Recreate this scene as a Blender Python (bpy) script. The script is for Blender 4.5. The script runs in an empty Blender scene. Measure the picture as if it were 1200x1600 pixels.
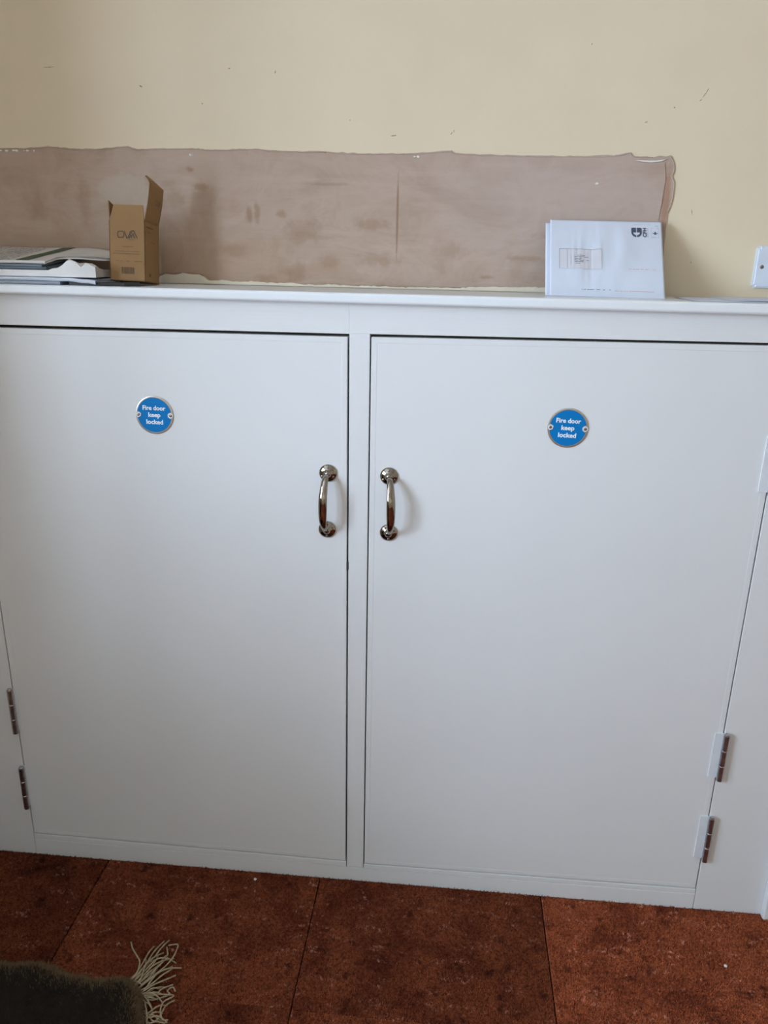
import bpy, bmesh, math, random
import numpy as np
from mathutils import Matrix, Vector, noise
from mathutils.geometry import tessellate_polygon

random.seed(7)
RNG = np.random.default_rng(7)
scene = bpy.context.scene
COL = scene.collection

# ------------------------------------------------------------------ camera
PITCH, YAW, ROLL = 0.3181, 0.0839, 0.0198
CAM = Vector((0.0, -1.4227, 1.3581))
FPX = 1218.3
cp, sp, cy, sy = math.cos(PITCH), math.sin(PITCH), math.cos(YAW), math.sin(YAW)
fw = Vector((-sy*cp, cy*cp, -sp)); rt = Vector((cy, sy, 0)); up = rt.cross(fw)
rt2 = rt*math.cos(ROLL) + up*math.sin(ROLL); up2 = up*math.cos(ROLL) - rt*math.sin(ROLL)
cam_d = bpy.data.cameras.new('camera'); cam = bpy.data.objects.new('camera', cam_d); COL.objects.link(cam)
cam_d.sensor_fit = 'HORIZONTAL'; cam_d.sensor_width = 36; cam_d.lens = 36*FPX/1200; cam_d.clip_start = 0.02
M = Matrix((rt2, up2, -fw)).transposed().to_4x4(); M.translation = CAM
cam.matrix_world = M
scene.camera = cam

# ------------------------------------------------------------------ world, lights, exposure
ROOM_L, SHADE_PIER_X, SHADE_PIER_Y, ROOM_R, ROOM_REAR, ROOM_TOP, WALL_Y = -2.05, -1.28, -.72, 2.20, -3.30, 2.45, 0.175
world = bpy.data.worlds.new('World'); scene.world = world; world.use_nodes = True
wn = world.node_tree.nodes; wn['Background'].inputs['Color'].default_value = (0.72, 0.86, 1.0, 1)
wn['Background'].inputs['Strength'].default_value = 1.0
W1 = (-2.35, -1.10, 0.95, 2.10)      # window 1 in the left wall: y0, y1, z0, z1
W2 = (-0.10, 1.15, 0.95, 2.15)       # window 2 in the rear wall: x0, x1, z0, z1
CHAIR_TOP = 1.00
def area(name, loc, rot, sx, sz, power, color):
    d = bpy.data.lights.new(name, 'AREA'); d.shape = 'RECTANGLE'; d.size = sx; d.size_y = sz
    d.energy = power; d.color = color
    o = bpy.data.objects.new(name, d); COL.objects.link(o); o.location = loc; o.rotation_euler = rot
    return o
area('daylight_window_1', (ROOM_L-0.16, (W1[0]+W1[1])/2, (W1[2]+W1[3])/2), (0, -math.pi/2, 0), W1[3]-W1[2]-.02, W1[1]-W1[0]-.02, 145, (0.615, 0.785, 1.0))
area('daylight_window_2', ((W2[0]+W2[1])/2, ROOM_REAR-0.16, (W2[2]+W2[3])/2), (math.pi/2, 0, 0), W2[1]-W2[0]-.02, W2[3]-W2[2]-.02, 2, (0.80, 0.90, 1.0))
scene.view_settings.view_transform = 'Standard'
scene.view_settings.look = 'None'
scene.view_settings.gamma = 1.0
scene.view_settings.use_curve_mapping = False
scene.view_settings.exposure = 0.0

# ------------------------------------------------------------------ helpers
def srgb(r, g, b):
    f = lambda c: (c/255/12.92) if c/255 <= .04045 else ((c/255+.055)/1.055)**2.4
    return (f(r), f(g), f(b), 1.0)

class NT:
    def __init__(s, name, rough=.5, metal=0, spec=.5):
        s.m = bpy.data.materials.new(name); s.m.use_nodes = True
        s.t = s.m.node_tree; s.n = s.t.nodes; s.l = s.t.links
        s.b = s.n['Principled BSDF']
        s.b.inputs['Roughness'].default_value = rough; s.b.inputs['Metallic'].default_value = metal
        s.b.inputs['Specular IOR Level'].default_value = spec
        s._tc = None
    def tc(s, kind='Object'):
        if s._tc is None: s._tc = s.n.new('ShaderNodeTexCoord')
        return s._tc.outputs[kind]
    def mapping(s, vec, loc=(0,0,0), rot=(0,0,0), scale=(1,1,1)):
        n = s.n.new('ShaderNodeMapping'); n.inputs['Location'].default_value = loc
        n.inputs['Rotation'].default_value = rot; n.inputs['Scale'].default_value = scale
        s.l.new(vec, n.inputs['Vector']); return n.outputs['Vector']
    def noise(s, vec, scale=5, detail=4, rough=.55, dist=0):
        n = s.n.new('ShaderNodeTexNoise'); n.inputs['Scale'].default_value = scale; n.inputs['Detail'].default_value = detail
        n.inputs['Roughness'].default_value = rough; n.inputs['Distortion'].default_value = dist
        s.l.new(vec, n.inputs['Vector']); return n.outputs['Fac']
    def ramp(s, fac, stops):
        n = s.n.new('ShaderNodeValToRGB'); e = n.color_ramp.elements
        while len(e) < len(stops): e.new(.5)
        for i, (p, c) in enumerate(stops):
            e[i].position = p; e[i].color = c if not isinstance(c, (int, float)) else (c, c, c, 1)
        s.l.new(fac, n.inputs['Fac']); return n.outputs['Color']
    def mix(s, fac, a, b, mode='MIX'):
        n = s.n.new('ShaderNodeMix'); n.data_type = 'RGBA'; n.blend_type = mode
        for sock, v in ((n.inputs[0], fac), (n.inputs[6], a), (n.inputs[7], b)):
            if isinstance(v, (int, float)): sock.default_value = v
            elif isinstance(v, tuple): sock.default_value = v
            else: s.l.new(v, sock)
        return n.outputs[2]
    def math(s, op, a, b=0.0, clamp=False):
        n = s.n.new('ShaderNodeMath'); n.operation = op; n.use_clamp = clamp
        for sock, v in ((n.inputs[0], a), (n.inputs[1], b)):
            if isinstance(v, (int, float)): sock.default_value = v
            else: s.l.new(v, sock)
        return n.outputs[0]
    def color(s, c):
        if isinstance(c, tuple): s.b.inputs['Base Color'].default_value = c
        else: s.l.new(c, s.b.inputs['Base Color'])
    def rough(s, r): s.l.new(r, s.b.inputs['Roughness'])
    def bump(s, h, strength=.3, dist=.002):
        n = s.n.new('ShaderNodeBump'); n.inputs['Strength'].default_value = strength; n.inputs['Distance'].default_value = dist
        s.l.new(h, n.inputs['Height']); s.l.new(n.outputs['Normal'], s.b.inputs['Normal'])
    def blotch(s, vec, c, r, soft=.6, nz=None, namp=.5):
        # an irregular stain with a shape of its own around c (world-space wall coordinates), half axes r
        v = s.mapping(vec, loc=(-c[0]/r[0], 0, -c[1]/r[1]), scale=(1/r[0], 0, 1/r[1]))
        n = s.n.new('ShaderNodeVectorMath'); n.operation = 'LENGTH'; s.l.new(v, n.inputs[0])
        d = n.outputs['Value']
        if nz is not None: d = s.math('ADD', d, s.math('MULTIPLY', s.math('SUBTRACT', nz, .5), namp*2))
        mr = s.n.new('ShaderNodeMapRange'); mr.interpolation_type = 'SMOOTHSTEP'
        mr.inputs['From Min'].default_value = 1.0; mr.inputs['From Max'].default_value = 1.0-soft
        s.l.new(d, mr.inputs['Value']); return mr.outputs['Result']

def mesh_obj(name, verts, faces, mats=None, parent=None, smooth=False, mat_idx=None):
    me = bpy.data.meshes.new(name); me.from_pydata([tuple(v) for v in verts], [], [tuple(f) for f in faces]); me.update()
    return link(name, me, mats, parent, smooth, mat_idx)
def link(name, me, mats=None, parent=None, smooth=False, mat_idx=None):
    if mats is not None:
        for m in (mats if isinstance(mats, (list, tuple)) else [mats]): me.materials.append(m)
    if mat_idx is not None: me.polygons.foreach_set('material_index', mat_idx)
    if smooth: me.polygons.foreach_set('use_smooth', [True]*len(me.polygons))
    o = bpy.data.objects.new(name, me); COL.objects.link(o)
    if parent is not None: o.parent = parent
    return o
def bm_obj(name, bm, mats=None, parent=None, smooth=False):
    me = bpy.data.meshes.new(name); bmesh.ops.recalc_face_normals(bm, faces=bm.faces[:]); bm.to_mesh(me); bm.free()
    return link(name, me, mats, parent, smooth)
def empty(name, loc=(0,0,0)):
    o = bpy.data.objects.new(name, None); COL.objects.link(o); o.location = loc; o.empty_display_size = .05
    return o
def tag(o, label=None, cat=None, group=None, kind=None):
    if label: o['label'] = label
    if cat: o['category'] = cat
    if group: o['group'] = group
    if kind: o['kind'] = kind
    return o
def bm_box(bm, x0, x1, y0, y1, z0, z1, mi=0):
    vs = [bm.verts.new(p) for p in ((x0,y0,z0),(x1,y0,z0),(x1,y1,z0),(x0,y1,z0),(x0,y0,z1),(x1,y0,z1),(x1,y1,z1),(x0,y1,z1))]
    fs = [bm.faces.new([vs[i] for i in f]) for f in ((0,3,2,1),(4,5,6,7),(0,1,5,4),(1,2,6,5),(2,3,7,6),(3,0,4,7))]
    for f in fs: f.material_index = mi
    return vs, fs
def bevel_all(bm, w, seg=2):
    bmesh.ops.bevel(bm, geom=bm.edges[:], offset=w, segments=seg, affect='EDGES', profile=.5, clamp_overlap=True)
def box(name, x0, x1, y0, y1, z0, z1, mat, parent=None, bev=0, seg=2):
    bm = bmesh.new(); bm_box(bm, x0, x1, y0, y1, z0, z1)
    if bev: bevel_all(bm, bev, seg)
    return bm_obj(name, bm, mat, parent)
def bm_slab(bm, c, y0, y1, mi=0):
    """c: four (x,z) corners bl, br, tr, tl; extruded from y0 (front) to y1."""
    n = len(c)
    a = [bm.verts.new((p[0], y0, p[1])) for p in c]; b = [bm.verts.new((p[0], y1, p[1])) for p in c]
    bm.faces.new(a).material_index = mi; bm.faces.new(b[::-1]).material_index = mi
    for i in range(n): bm.faces.new((a[(i+1)%n], a[i], b[i], b[(i+1)%n])).material_index = mi
def slab(name, c, y0, y1, mat, parent=None, bev=.0012):
    bm = bmesh.new(); bm_slab(bm, c, y0, y1)
    if bev: bevel_all(bm, bev)
    return bm_obj(name, bm, mat, parent)
def tube_data(pts, radii, seg=8, flat=(1,1), ref=(0,0,1), caps=True):
    """Swept tube through pts. radii: per point. flat: scale of the two cross axes."""
    pts = [Vector(p) for p in pts]; V = []; F = []
    n = len(pts); ref = Vector(ref)
    for i, p in enumerate(pts):
        t = (pts[min(i+1, n-1)] - pts[max(i-1, 0)]).normalized()
        u = ref.cross(t)
        if u.length < 1e-4: u = Vector((1, 0, 0)).cross(t)
        u.normalize(); w = t.cross(u)
        for k in range(seg):
            a = 2*math.pi*k/seg
            V.append(p + u*math.cos(a)*radii[i]*flat[0] + w*math.sin(a)*radii[i]*flat[1])
    for i in range(n-1):
        for k in range(seg):
            F.append((i*seg+k, i*seg+(k+1)%seg, (i+1)*seg+(k+1)%seg, (i+1)*seg+k))
    if caps:
        F.append(tuple(range(seg))[::-1]); F.append(tuple(range((n-1)*seg, n*seg)))
    return V, F
def lathe_data(prof, seg=32, axis='Y', center=(0,0,0)):
    """prof: (r, h) list; h runs along -Y (towards the room)."""
    V = []; F = []; c = Vector(center)
    for r, h in prof:
        for k in range(seg):
            a = 2*math.pi*k/seg
            V.append(c + Vector((r*math.cos(a), -h, r*math.sin(a))))
    for i in range(len(prof)-1):
        for k in range(seg):
            F.append((i*seg+k, (i+1)*seg+k, (i+1)*seg+(k+1)%seg, i*seg+(k+1)%seg))
    F.append(tuple(range((len(prof)-1)*seg, len(prof)*seg))[::-1])
    return V, F
class MB:
    def __init__(s): s.v = []; s.f = []; s.m = []
    def add(s, vf, mi=0, mat=None):
        V, F = vf; o = len(s.v)
        s.v += [mat @ Vector(v) if mat is not None else Vector(v) for v in V]
        s.f += [tuple(i+o for i in f) for f in F]; s.m += [mi]*len(F); return s
    def build(s, name, mats, parent=None, smooth=False):
        return mesh_obj(name, s.v, s.f, mats, parent, smooth, s.m)
def quad_box(x0, x1, y0, y1, z0, z1):
    V = [(x0,y0,z0),(x1,y0,z0),(x1,y1,z0),(x0,y1,z0),(x0,y0,z1),(x1,y0,z1),(x1,y1,z1),(x0,y1,z1)]
    return V, [(0,3,2,1),(4,5,6,7),(0,1,5,4),(1,2,6,5),(2,3,7,6),(3,0,4,7)]
def text_data(body, size, bold=0.0, extrude=.00015, align='CENTER', spacing=1.0, shear=0.0):
    """Lettering as mesh in the XY plane."""
    c = bpy.data.curves.new('lettering', 'FONT'); c.body = body; c.size = size; c.offset = bold
    c.extrude = extrude; c.align_x = align; c.align_y = 'CENTER'; c.space_character = spacing; c.shear = shear; c.resolution_u = 3
    o = bpy.data.objects.new('lettering', c); COL.objects.link(o)
    dg = bpy.context.evaluated_depsgraph_get(); me = bpy.data.meshes.new_from_object(o.evaluated_get(dg))
    V = [v.co.copy() for v in me.vertices]; F = [tuple(p.vertices) for p in me.polygons]
    bpy.data.objects.remove(o); bpy.data.curves.remove(c); bpy.data.meshes.remove(me)
    return V, F
def smoothline(pts, n):
    """Catmull-Rom through pts."""
    P = [Vector(p) for p in pts]; out = []
    for i in range(len(P)-1):
        p0, p1, p2, p3 = P[max(i-1,0)], P[i], P[i+1], P[min(i+2, len(P)-1)]
        for k in range(n):
            t = k/n
            out.append(.5*((2*p1)+(p2-p0)*t+(2*p0-5*p1+4*p2-p3)*t*t+(3*p1-p0-3*p2+p3)*t**3))
    out.append(P[-1]); return out

# ------------------------------------------------------------------ materials
def make_wall_mat():
    m = NT('cream_wall_paint', .62); v = m.tc()
    a = m.noise(v, 3.0, 5); 
    c = m.ramp(a, [(.3, srgb(222, 204, 175)), (.7, srgb(228, 211, 183))])
    m.color(c)
    h = m.noise(v, 160, 3); h2 = m.noise(v, 9, 3)
    m.bump(m.math('ADD', m.math('MULTIPLY', h, .25), h2), .25, .002)
    return m.m
def make_white_paint(name, base, rough=.33, bumpdir=(1, 1, 1), brush=1.0):
    m = NT(name, rough); v = m.tc()
    n1 = m.noise(v, 4, 4)
    m.color(m.ramp(n1, [(.25, base), (.8, tuple(min(1, c*1.03) for c in base[:3])+(1,))]))
    s = m.mapping(v, scale=bumpdir)
    br = m.noise(s, 1.0, 4, .6)
    m.rough(m.math('ADD', m.math('MULTIPLY', br, .12), rough-.06))
    f = m.noise(v, 60, 3); lg = m.noise(v, 5, 2)
    h = m.math('ADD', m.math('MULTIPLY', br, .5*brush), m.math('ADD', m.math('MULTIPLY', f, .15), m.math('MULTIPLY', lg, 1.2)))
    m.bump(h, .22, .0016)
    return m.m
def make_plaster():
    m = NT('bare_pink_plaster', .78); v = m.tc()
    big = m.noise(m.mapping(v, scale=(1, 1, 1.5)), 6.5, 8, .62, 1.2)
    c = m.ramp(big, [(.28, srgb(166, 141, 122)), (.44, srgb(178, 154, 136)), (.56, srgb(184, 161, 145)), (.72, srgb(174, 146, 126))])
    st = m.noise(m.mapping(v, rot=(0, .12, 0), scale=(1.4, 1, 9)), 5.0, 6, .62, .6)
    c = m.mix(m.ramp(st, [(.5, 0.0), (.72, .38)]), c, srgb(194, 174, 160))
    st2 = m.noise(m.mapping(v, rot=(0, -.9, 0), scale=(1.2, 1, 7)), 6.0, 5, .6, .8)
    c = m.mix(m.ramp(st2, [(.52, 0.0), (.74, .30)]), c, srgb(168, 138, 114))
    nz = m.noise(v, 55, 6, .7); nz2 = m.noise(v, 14, 6, .65)
    c = m.mix(m.math('MULTIPLY', m.blotch(v, (-.60, 1.30), (.62, .15), .9, nz2, .3), .45), c, srgb(172, 136, 104))
    c = m.mix(m.math('MULTIPLY', m.blotch(v, (.18, 1.46), (.40, .15), .9, nz2, .3), .45), c, srgb(190, 172, 166))
    c = m.mix(m.math('MULTIPLY', m.blotch(v, (-.655, 1.465), (.062, .038), .30, nz2, .6), .38), c, srgb(200, 188, 172))
    for (x, z, rx, rz, k) in ((-.409, 1.428, .009, .024, .55), (-.394, 1.434, .008, .030, .45), (-.346, 1.430, .018, .010, .45),
                              (-.315, 1.323, .030, .028, .40), (.057, 1.321, .022, .006, .4), (-.170, 1.415, .05, .018, .35),
                              (.128, 1.357, .05, .008, .3), (-.02, 1.371, .05, .02, .25), (-.255, 1.485, .06, .004, .30),
                              (-.522, 1.508, .010, .007, .5), (-.503, 1.478, .022, .010, .35), (-.56, 1.456, .03, .03, .25), (-.30, 1.40, .06, .03, .3),
                              (-.835, 1.43, .03, .03, .25), (-.74, 1.45, .02, .07, .25), (-.44, 1.36, .04, .02, .3), (.20, 1.40, .08, .012, .25),
                              (-.16, 1.35, .06, .02, .25), (-.38, 1.31, .03, .012, .3), (-.25, 1.345, .025, .02, .25)):
        c = m.mix(m.math('MULTIPLY', m.blotch(v, (x, z), (rx, rz), .8, nz, .9), k), c, srgb(140, 102, 66))
    c = m.mix(m.math('MULTIPLY', m.blotch(v, (-.1196, 1.426), (.0030, .095), .5, nz, .3), .7), c, srgb(140, 104, 78))
    c = m.mix(m.math('MULTIPLY', m.blotch(v, (.379, 1.455), (.009, .08), .6, nz, .5), .6), c, srgb(158, 110, 78))
    m.color(c)
    m.bump(m.math('ADD', m.math('MULTIPLY', nz, .35), m.math('ADD', big, m.math('ADD', m.math('MULTIPLY', st, .6), m.math('MULTIPLY', st2, .4)))), .45, .002)
    return m.m
def make_simple(name, col, rough=.5, metal=0, var=.06, scale=20, bump=.0, bscale=60):
    m = NT(name, rough, metal); v = m.tc(); n = m.noise(v, scale, 4)
    d = tuple(max(0, c*(1-var)) for c in col[:3])+(1,); u = tuple(min(1, c*(1+var)) for c in col[:3])+(1,)
    m.color(m.ramp(n, [(.3, d), (.7, u)]))
    if bump: m.bump(m.noise(v, bscale, 3), bump, .001)
    return m.m
def make_carpet(name, rot, tone):
    m = NT(name, .95, 0, .1); v = m.tc()
    r = m.mapping(v, rot=(0, 0, rot))
    big = m.noise(r, 9, 5, .65, .4); fine = m.noise(r, 170, 4, .75); tuft = m.noise(r, 330, 2, .8)
    t = lambda r_, g_, b_: tuple(c*tone*2.3 for c in srgb(r_, g_, b_)[:3])+(1,)
    c = m.ramp(big, [(.30, t(74, 33, 21)), (.46, t(106, 53, 33)), (.60, t(124, 66, 41)), (.78, t(96, 46, 31))])
    c = m.mix(m.ramp(fine, [(.36, .85), (.52, 0.0)]), c, t(48, 19, 13))
    c = m.mix(m.ramp(fine, [(.56, 0.0), (.72, .5)]), c, t(150, 86, 56))
    fl = m.noise(r, 125, 3, .6); fl2 = m.noise(m.mapping(r, rot=(0, 0, .65), scale=(1, 3.2, 1)), 15, 3, .6)
    k = m.math('MULTIPLY', m.ramp(fl, [(.53, 0.0), (.64, .62)]), m.ramp(fl2, [(.54, 0.0), (.66, 1.0)]))
    c = m.mix(k, c, t(188, 132, 112))
    dk = m.noise(r, 24, 4, .6)
    c = m.mix(m.ramp(dk, [(.30, .85), (.42, 0.0)]), c, t(42, 17, 13))
    c = m.mix(m.ramp(tuft, [(.32, .7), (.6, 0.0)]), c, t(40, 17, 11))
    m.color(c); m.bump(fine, .6, .004)
    return m.m

M_WALL = make_wall_mat()
M_CEIL = make_simple('white_ceiling_paint', srgb(236, 232, 224), .8)
WHITE = srgb(226, 226, 226)
M_DOOR = make_white_paint('white_door_gloss', WHITE, .36, (14, 14, 5))
M_FRAME_V = make_white_paint('white_frame_gloss_vertical', WHITE, .36, (120, 60, 3))
M_FRAME_H = make_white_paint('white_frame_gloss_horizontal', WHITE, .36, (4, 60, 260), 1.4)
M_SHELF = make_white_paint('white_shelf_gloss', srgb(232, 234, 236), .30, (3, 90, 160), 1.2)
M_PLASTER = make_plaster()
M_SUBFLOOR = make_simple('dark_subfloor', srgb(34, 24, 20), .9)
M_PAINT_FLECK = make_simple('white_paint_fleck', srgb(232, 228, 220), .6)
M_SMEAR = make_simple('cream_paint_smear', srgb(226, 214, 192), .6, 0, .06, 30, .4, 40)
M_MARK = make_simple('grey_scuff', srgb(150, 132, 108), .8)
def make_nickel():
    m = NT('polished_nickel', .09, 1.0); v = m.tc(); m.color(m.ramp(m.noise(v, 40, 3), [(.3, srgb(144, 136, 126)), (.7, srgb(162, 154, 144))])); return m.m
M_NICKEL = make_nickel()
M_SCREW = make_simple('dull_steel_screw', srgb(150, 142, 132), .35, 1.0)
M_HINGE = make_simple('worn_steel_hinge', srgb(184, 184, 188), .30, 1.0, .2, 90, .3, 120)
M_HINGE_LEAF = make_simple('white_painted_hinge_leaf', srgb(222, 224, 226), .3, 0, .03, 30, .2)
M_RIM = make_simple('satin_aluminium_rim', srgb(206, 200, 192), .28, 1.0, .03)
M_BLUE = make_simple('blue_sign_print', srgb(0, 120, 190), .5, 0, .03)
M_BLUE.node_tree.nodes['Principled BSDF'].inputs['Specular IOR Level'].default_value = .2
M_SIGNWHITE = make_simple('white_sign_print', srgb(238, 242, 246), .4)
M_CARD = make_simple('brown_cardboard', srgb(148, 112, 70), .75, 0, .06, 14, .25, 200)
M_CARD_IN = make_simple('brown_cardboard_inside', srgb(132, 98, 60), .85, 0, .06, 14)
M_INK = make_simple('dark_grey_ink', srgb(62, 58, 54), .7)
M_INK_SOFT = make_simple('faded_brown_ink', srgb(112, 84, 56), .7)
M_PAPER = make_simple('white_paper', srgb(214, 219, 232), .7, 0, .015, 9, .25, 18)
M_PAPER_INK = make_simple('slate_print', srgb(70, 78, 92), .7)
M_PAPER_GREY = make_simple('pale_grey_print', srgb(176, 180, 192), .7)
M_PAPER_RED = make_simple('pale_red_print', srgb(222, 176, 170), .7)
M_EDGE_GREY = make_simple('grey_window_cut_edge', srgb(122, 124, 134), .7)
M_WINDOWFILM = make_simple('envelope_window_film', srgb(216, 214, 222), .25)
M_BOOK = make_simple('slate_blue_booklet', srgb(96, 110, 118), .4)
M_INK_PRINT = make_simple('grey_newsprint_ink', srgb(112, 110, 106), .6)
M_GREYENV = make_simple('blue_grey_envelope', srgb(150, 158, 170), .6)
M_GREEN = make_simple('dark_green_print', srgb(56, 84, 62), .45)
M_POLY = make_simple('white_polythene', srgb(218, 214, 210), .28, 0, .04, 10, .5, 30)
M_DARKPAPER = make_simple('charcoal_paper', srgb(52, 50, 54), .6)
M_PLASTIC = make_simple('white_moulded_plastic', srgb(214, 219, 230), .3)
M_RUG = make_simple('dark_brown_rug_pile', srgb(46, 35, 24), .95, 0, .35, 60)
M_RUG_LIT_EDGE = make_simple('lit_olive_brown_rug_edge', srgb(112, 88, 60), .95, 0, .35, 80)
M_FRINGE = make_simple('beige_cotton_fringe', srgb(168, 150, 120), .9, 0, .15, 120)
M_LINT = make_simple('white_lint', srgb(225, 222, 216), .9)
M_UPVC = make_simple('white_window_frame', srgb(235, 236, 238), .35)
def make_glass():
    m = bpy.data.materials.new('window_glass'); m.use_nodes = True; n = m.node_tree.nodes; l = m.node_tree.links
    n.remove(n['Principled BSDF']); t = n.new('ShaderNodeBsdfTransparent'); g = n.new('ShaderNodeBsdfGlossy'); g.inputs['Roughness'].default_value = .02
    x = n.new('ShaderNodeMixShader'); x.inputs[0].default_value = .06
    l.new(t.outputs[0], x.inputs[1]); l.new(g.outputs[0], x.inputs[2]); l.new(x.outputs[0], n['Material Output'].inputs['Surface']); return m
M_GLASS = make_glass()

# ------------------------------------------------------------------ room shell
def structure(o, label=None): return tag(o, label, kind='structure')
floor = structure(box('floor', ROOM_L-.2, ROOM_R+.2, ROOM_REAR-.2, WALL_Y+.2, -.12, -.012, M_SUBFLOOR), 'floor laid with rust brown carpet tiles')
structure(box('ceiling', ROOM_L-.2, ROOM_R+.2, ROOM_REAR-.2, WALL_Y+.2, ROOM_TOP, ROOM_TOP+.1, M_CEIL), 'plain white ceiling')
wall_back = structure(box('wall_back', ROOM_L-.2, ROOM_R+.2, WALL_Y, WALL_Y+.2, -.012, ROOM_TOP, M_WALL), 'cream painted wall above the cupboard')
structure(box('wall_right', ROOM_R, ROOM_R+.2, ROOM_REAR, WALL_Y, -.012, ROOM_TOP, M_WALL), 'cream painted side wall')
bm = bmesh.new()
bm_box(bm, ROOM_L-.2, ROOM_L, ROOM_REAR, W1[0], -.012, ROOM_TOP); bm_box(bm, ROOM_L-.2, ROOM_L, W1[1], WALL_Y, -.012, ROOM_TOP)
bm_box(bm, ROOM_L-.2, ROOM_L, W1[0], W1[1], -.012, W1[2]); bm_box(bm, ROOM_L-.2, ROOM_L, W1[0], W1[1], W1[3], ROOM_TOP)
bm_box(bm, ROOM_L, SHADE_PIER_X, SHADE_PIER_Y, WALL_Y, -.012, ROOM_TOP)  # unseen pier added to keep window light off the left end
structure(bm_obj('wall_left', bm, M_WALL), 'cream painted side wall with a window and an added pier blocking its light')
bm = bmesh.new()
bm_box(bm, ROOM_L-.2, W2[0], ROOM_REAR-.2, ROOM_REAR, -.012, ROOM_TOP); bm_box(bm, W2[1], ROOM_R+.2, ROOM_REAR-.2, ROOM_REAR, -.012, ROOM_TOP)
bm_box(bm, W2[0], W2[1], ROOM_REAR-.2, ROOM_REAR, -.012, W2[2]); bm_box(bm, W2[0], W2[1], ROOM_REAR-.2, ROOM_REAR, W2[3], ROOM_TOP)
structure(bm_obj('wall_front', bm, M_WALL), 'cream painted wall with a window, facing the cupboard')
def window(name, along, a0, a1, z0, z1, plane):
    def q(bm, u0, u1, w0, w1, h0, h1):
        if along == 'y': bm_box(bm, plane+w0, plane+w1, u0, u1, h0, h1)
        else: bm_box(bm, u0, u1, plane+w0, plane+w1, h0, h1)
    bm = bmesh.new(); t = .05; mid = (a0+a1)/2
    q(bm, a0, a1, -.12, -.06, z0, z0+t); q(bm, a0, a1, -.12, -.06, z1-t, z1)
    q(bm, a0, a0+t, -.12, -.06, z0+t, z1-t); q(bm, a1-t, a1, -.12, -.06, z0+t, z1-t); q(bm, mid-t/2, mid+t/2, -.12, -.06, z0+t, z1-t)
    f = structure(bm_obj(name, bm, M_UPVC), 'white framed two pane window')
    for u0, u1 in ((a0+t, mid-t/2), (mid+t/2, a1-t)):
        bm = bmesh.new(); q(bm, u0, u1, -.092, -.088, z0+t, z1-t); bm_obj('pane', bm, M_GLASS, f)
    bm = bmesh.new(); q(bm, a0-.03, a1+.03, -.06, .03, z0-.025, z0); bm_obj('window_sill', bm, M_UPVC, f)
window('window_1', 'y', W1[0], W1[1], W1[2], W1[3], ROOM_L)
window('window_2', 'x', W2[0], W2[1], W2[2], W2[3], ROOM_REAR)

# ---- carpet tiles, each one a piece of the floor
xs = [SHADE_PIER_X, -.75, -.25, .25, .75, 1.25, 1.75, ROOM_R]
ys = [0.0, -.332, -.832, -1.332, -1.832, -2.332, -2.832, ROOM_REAR]
TONE = {(0,0): (.0, .60), (1,0): (.0, .90), (2,0): (.15, .88), (3,0): (-.1, 1.50), (4,0): (.2, 1.0), (2,1): (1.2, 1.0), (1,1): (.5, .9), (3,1): (2.4, 1.05)}
CM = {}
def carpet_mat(i, j):
    if (i, j) not in TONE:
        key = ('far', (i+j) % 2)
        if key not in CM: CM[key] = make_carpet('rust_carpet_far_%d' % key[1], 1.57*key[1], .9)
        return CM[key]
    if (i, j) not in CM: CM[(i, j)] = make_carpet('rust_carpet_%d_%d' % (i, j), *TONE[(i, j)])
    return CM[(i, j)]
def tufts(x0, x1, y0, y1, step, h, r, lean, base_z, heightf=None, jitter=.9):
    nx = max(1, int((x1-x0)/step)); ny = max(1, int((y1-y0)/step))
    X, Y = np.meshgrid(x0+(np.arange(nx)+.5)*(x1-x0)/nx, y0+(np.arange(ny)+.5)*(y1-y0)/ny)
    X = X.ravel()+RNG.uniform(-.5, .5, X.size)*step*jitter; Y = Y.ravel()+RNG.uniform(-.5, .5, Y.size)*step*jitter
    X = np.clip(X, x0+r*.3, x1-r*.3); Y = np.clip(Y, y0+r*.3, y1-r*.3)
    return X, Y, np.full(X.size, base_z)
def tuft_mesh(name, X, Y, Z, h, r, lean, mats, parent, nrm=None, mat_idx=None):
    n = X.size; a = RNG.uniform(0, 6.283, n)
    V = np.zeros((n, 4, 3)); base = np.stack([X, Y, Z], 1)
    for k in range(3):
        V[:, k, 0] = X+r*np.cos(a+2.094*k); V[:, k, 1] = Y+r*np.sin(a+2.094*k); V[:, k, 2] = Z
    hh = h*RNG.uniform(.55, 1.15, n); la = RNG.uniform(0, 6.283, n); ll = np.abs(RNG.normal(0, lean, n))
    d = np.stack([ll*np.cos(la), ll*np.sin(la), np.ones(n)], 1)
    if nrm is not None: d = d*[1, 1, 0]+nrm
    d /= np.linalg.norm(d, axis=1)[:, None]
    V[:, 3] = base+d*hh[:, None]
    i = (np.arange(n)*4)[:, None]
    F = np.concatenate([i+[0,1,3], i+[1,2,3], i+[2,0,3]], 1).reshape(-1, 3)
    me = bpy.data.meshes.new(name); me.vertices.add(n*4); me.vertices.foreach_set('co', V.ravel())
    me.loops.add(F.size); me.loops.foreach_set('vertex_index', F.ravel().astype(np.int32))
    me.polygons.add(len(F)); me.polygons.foreach_set('loop_start', np.arange(0, F.size, 3, dtype=np.int32))
    me.update(calc_edges=True); me.validate()
    return link(name, me, mats, parent, False, None if mat_idx is None else np.repeat(mat_idx, 3).astype(np.int32))
g = .0015
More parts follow.
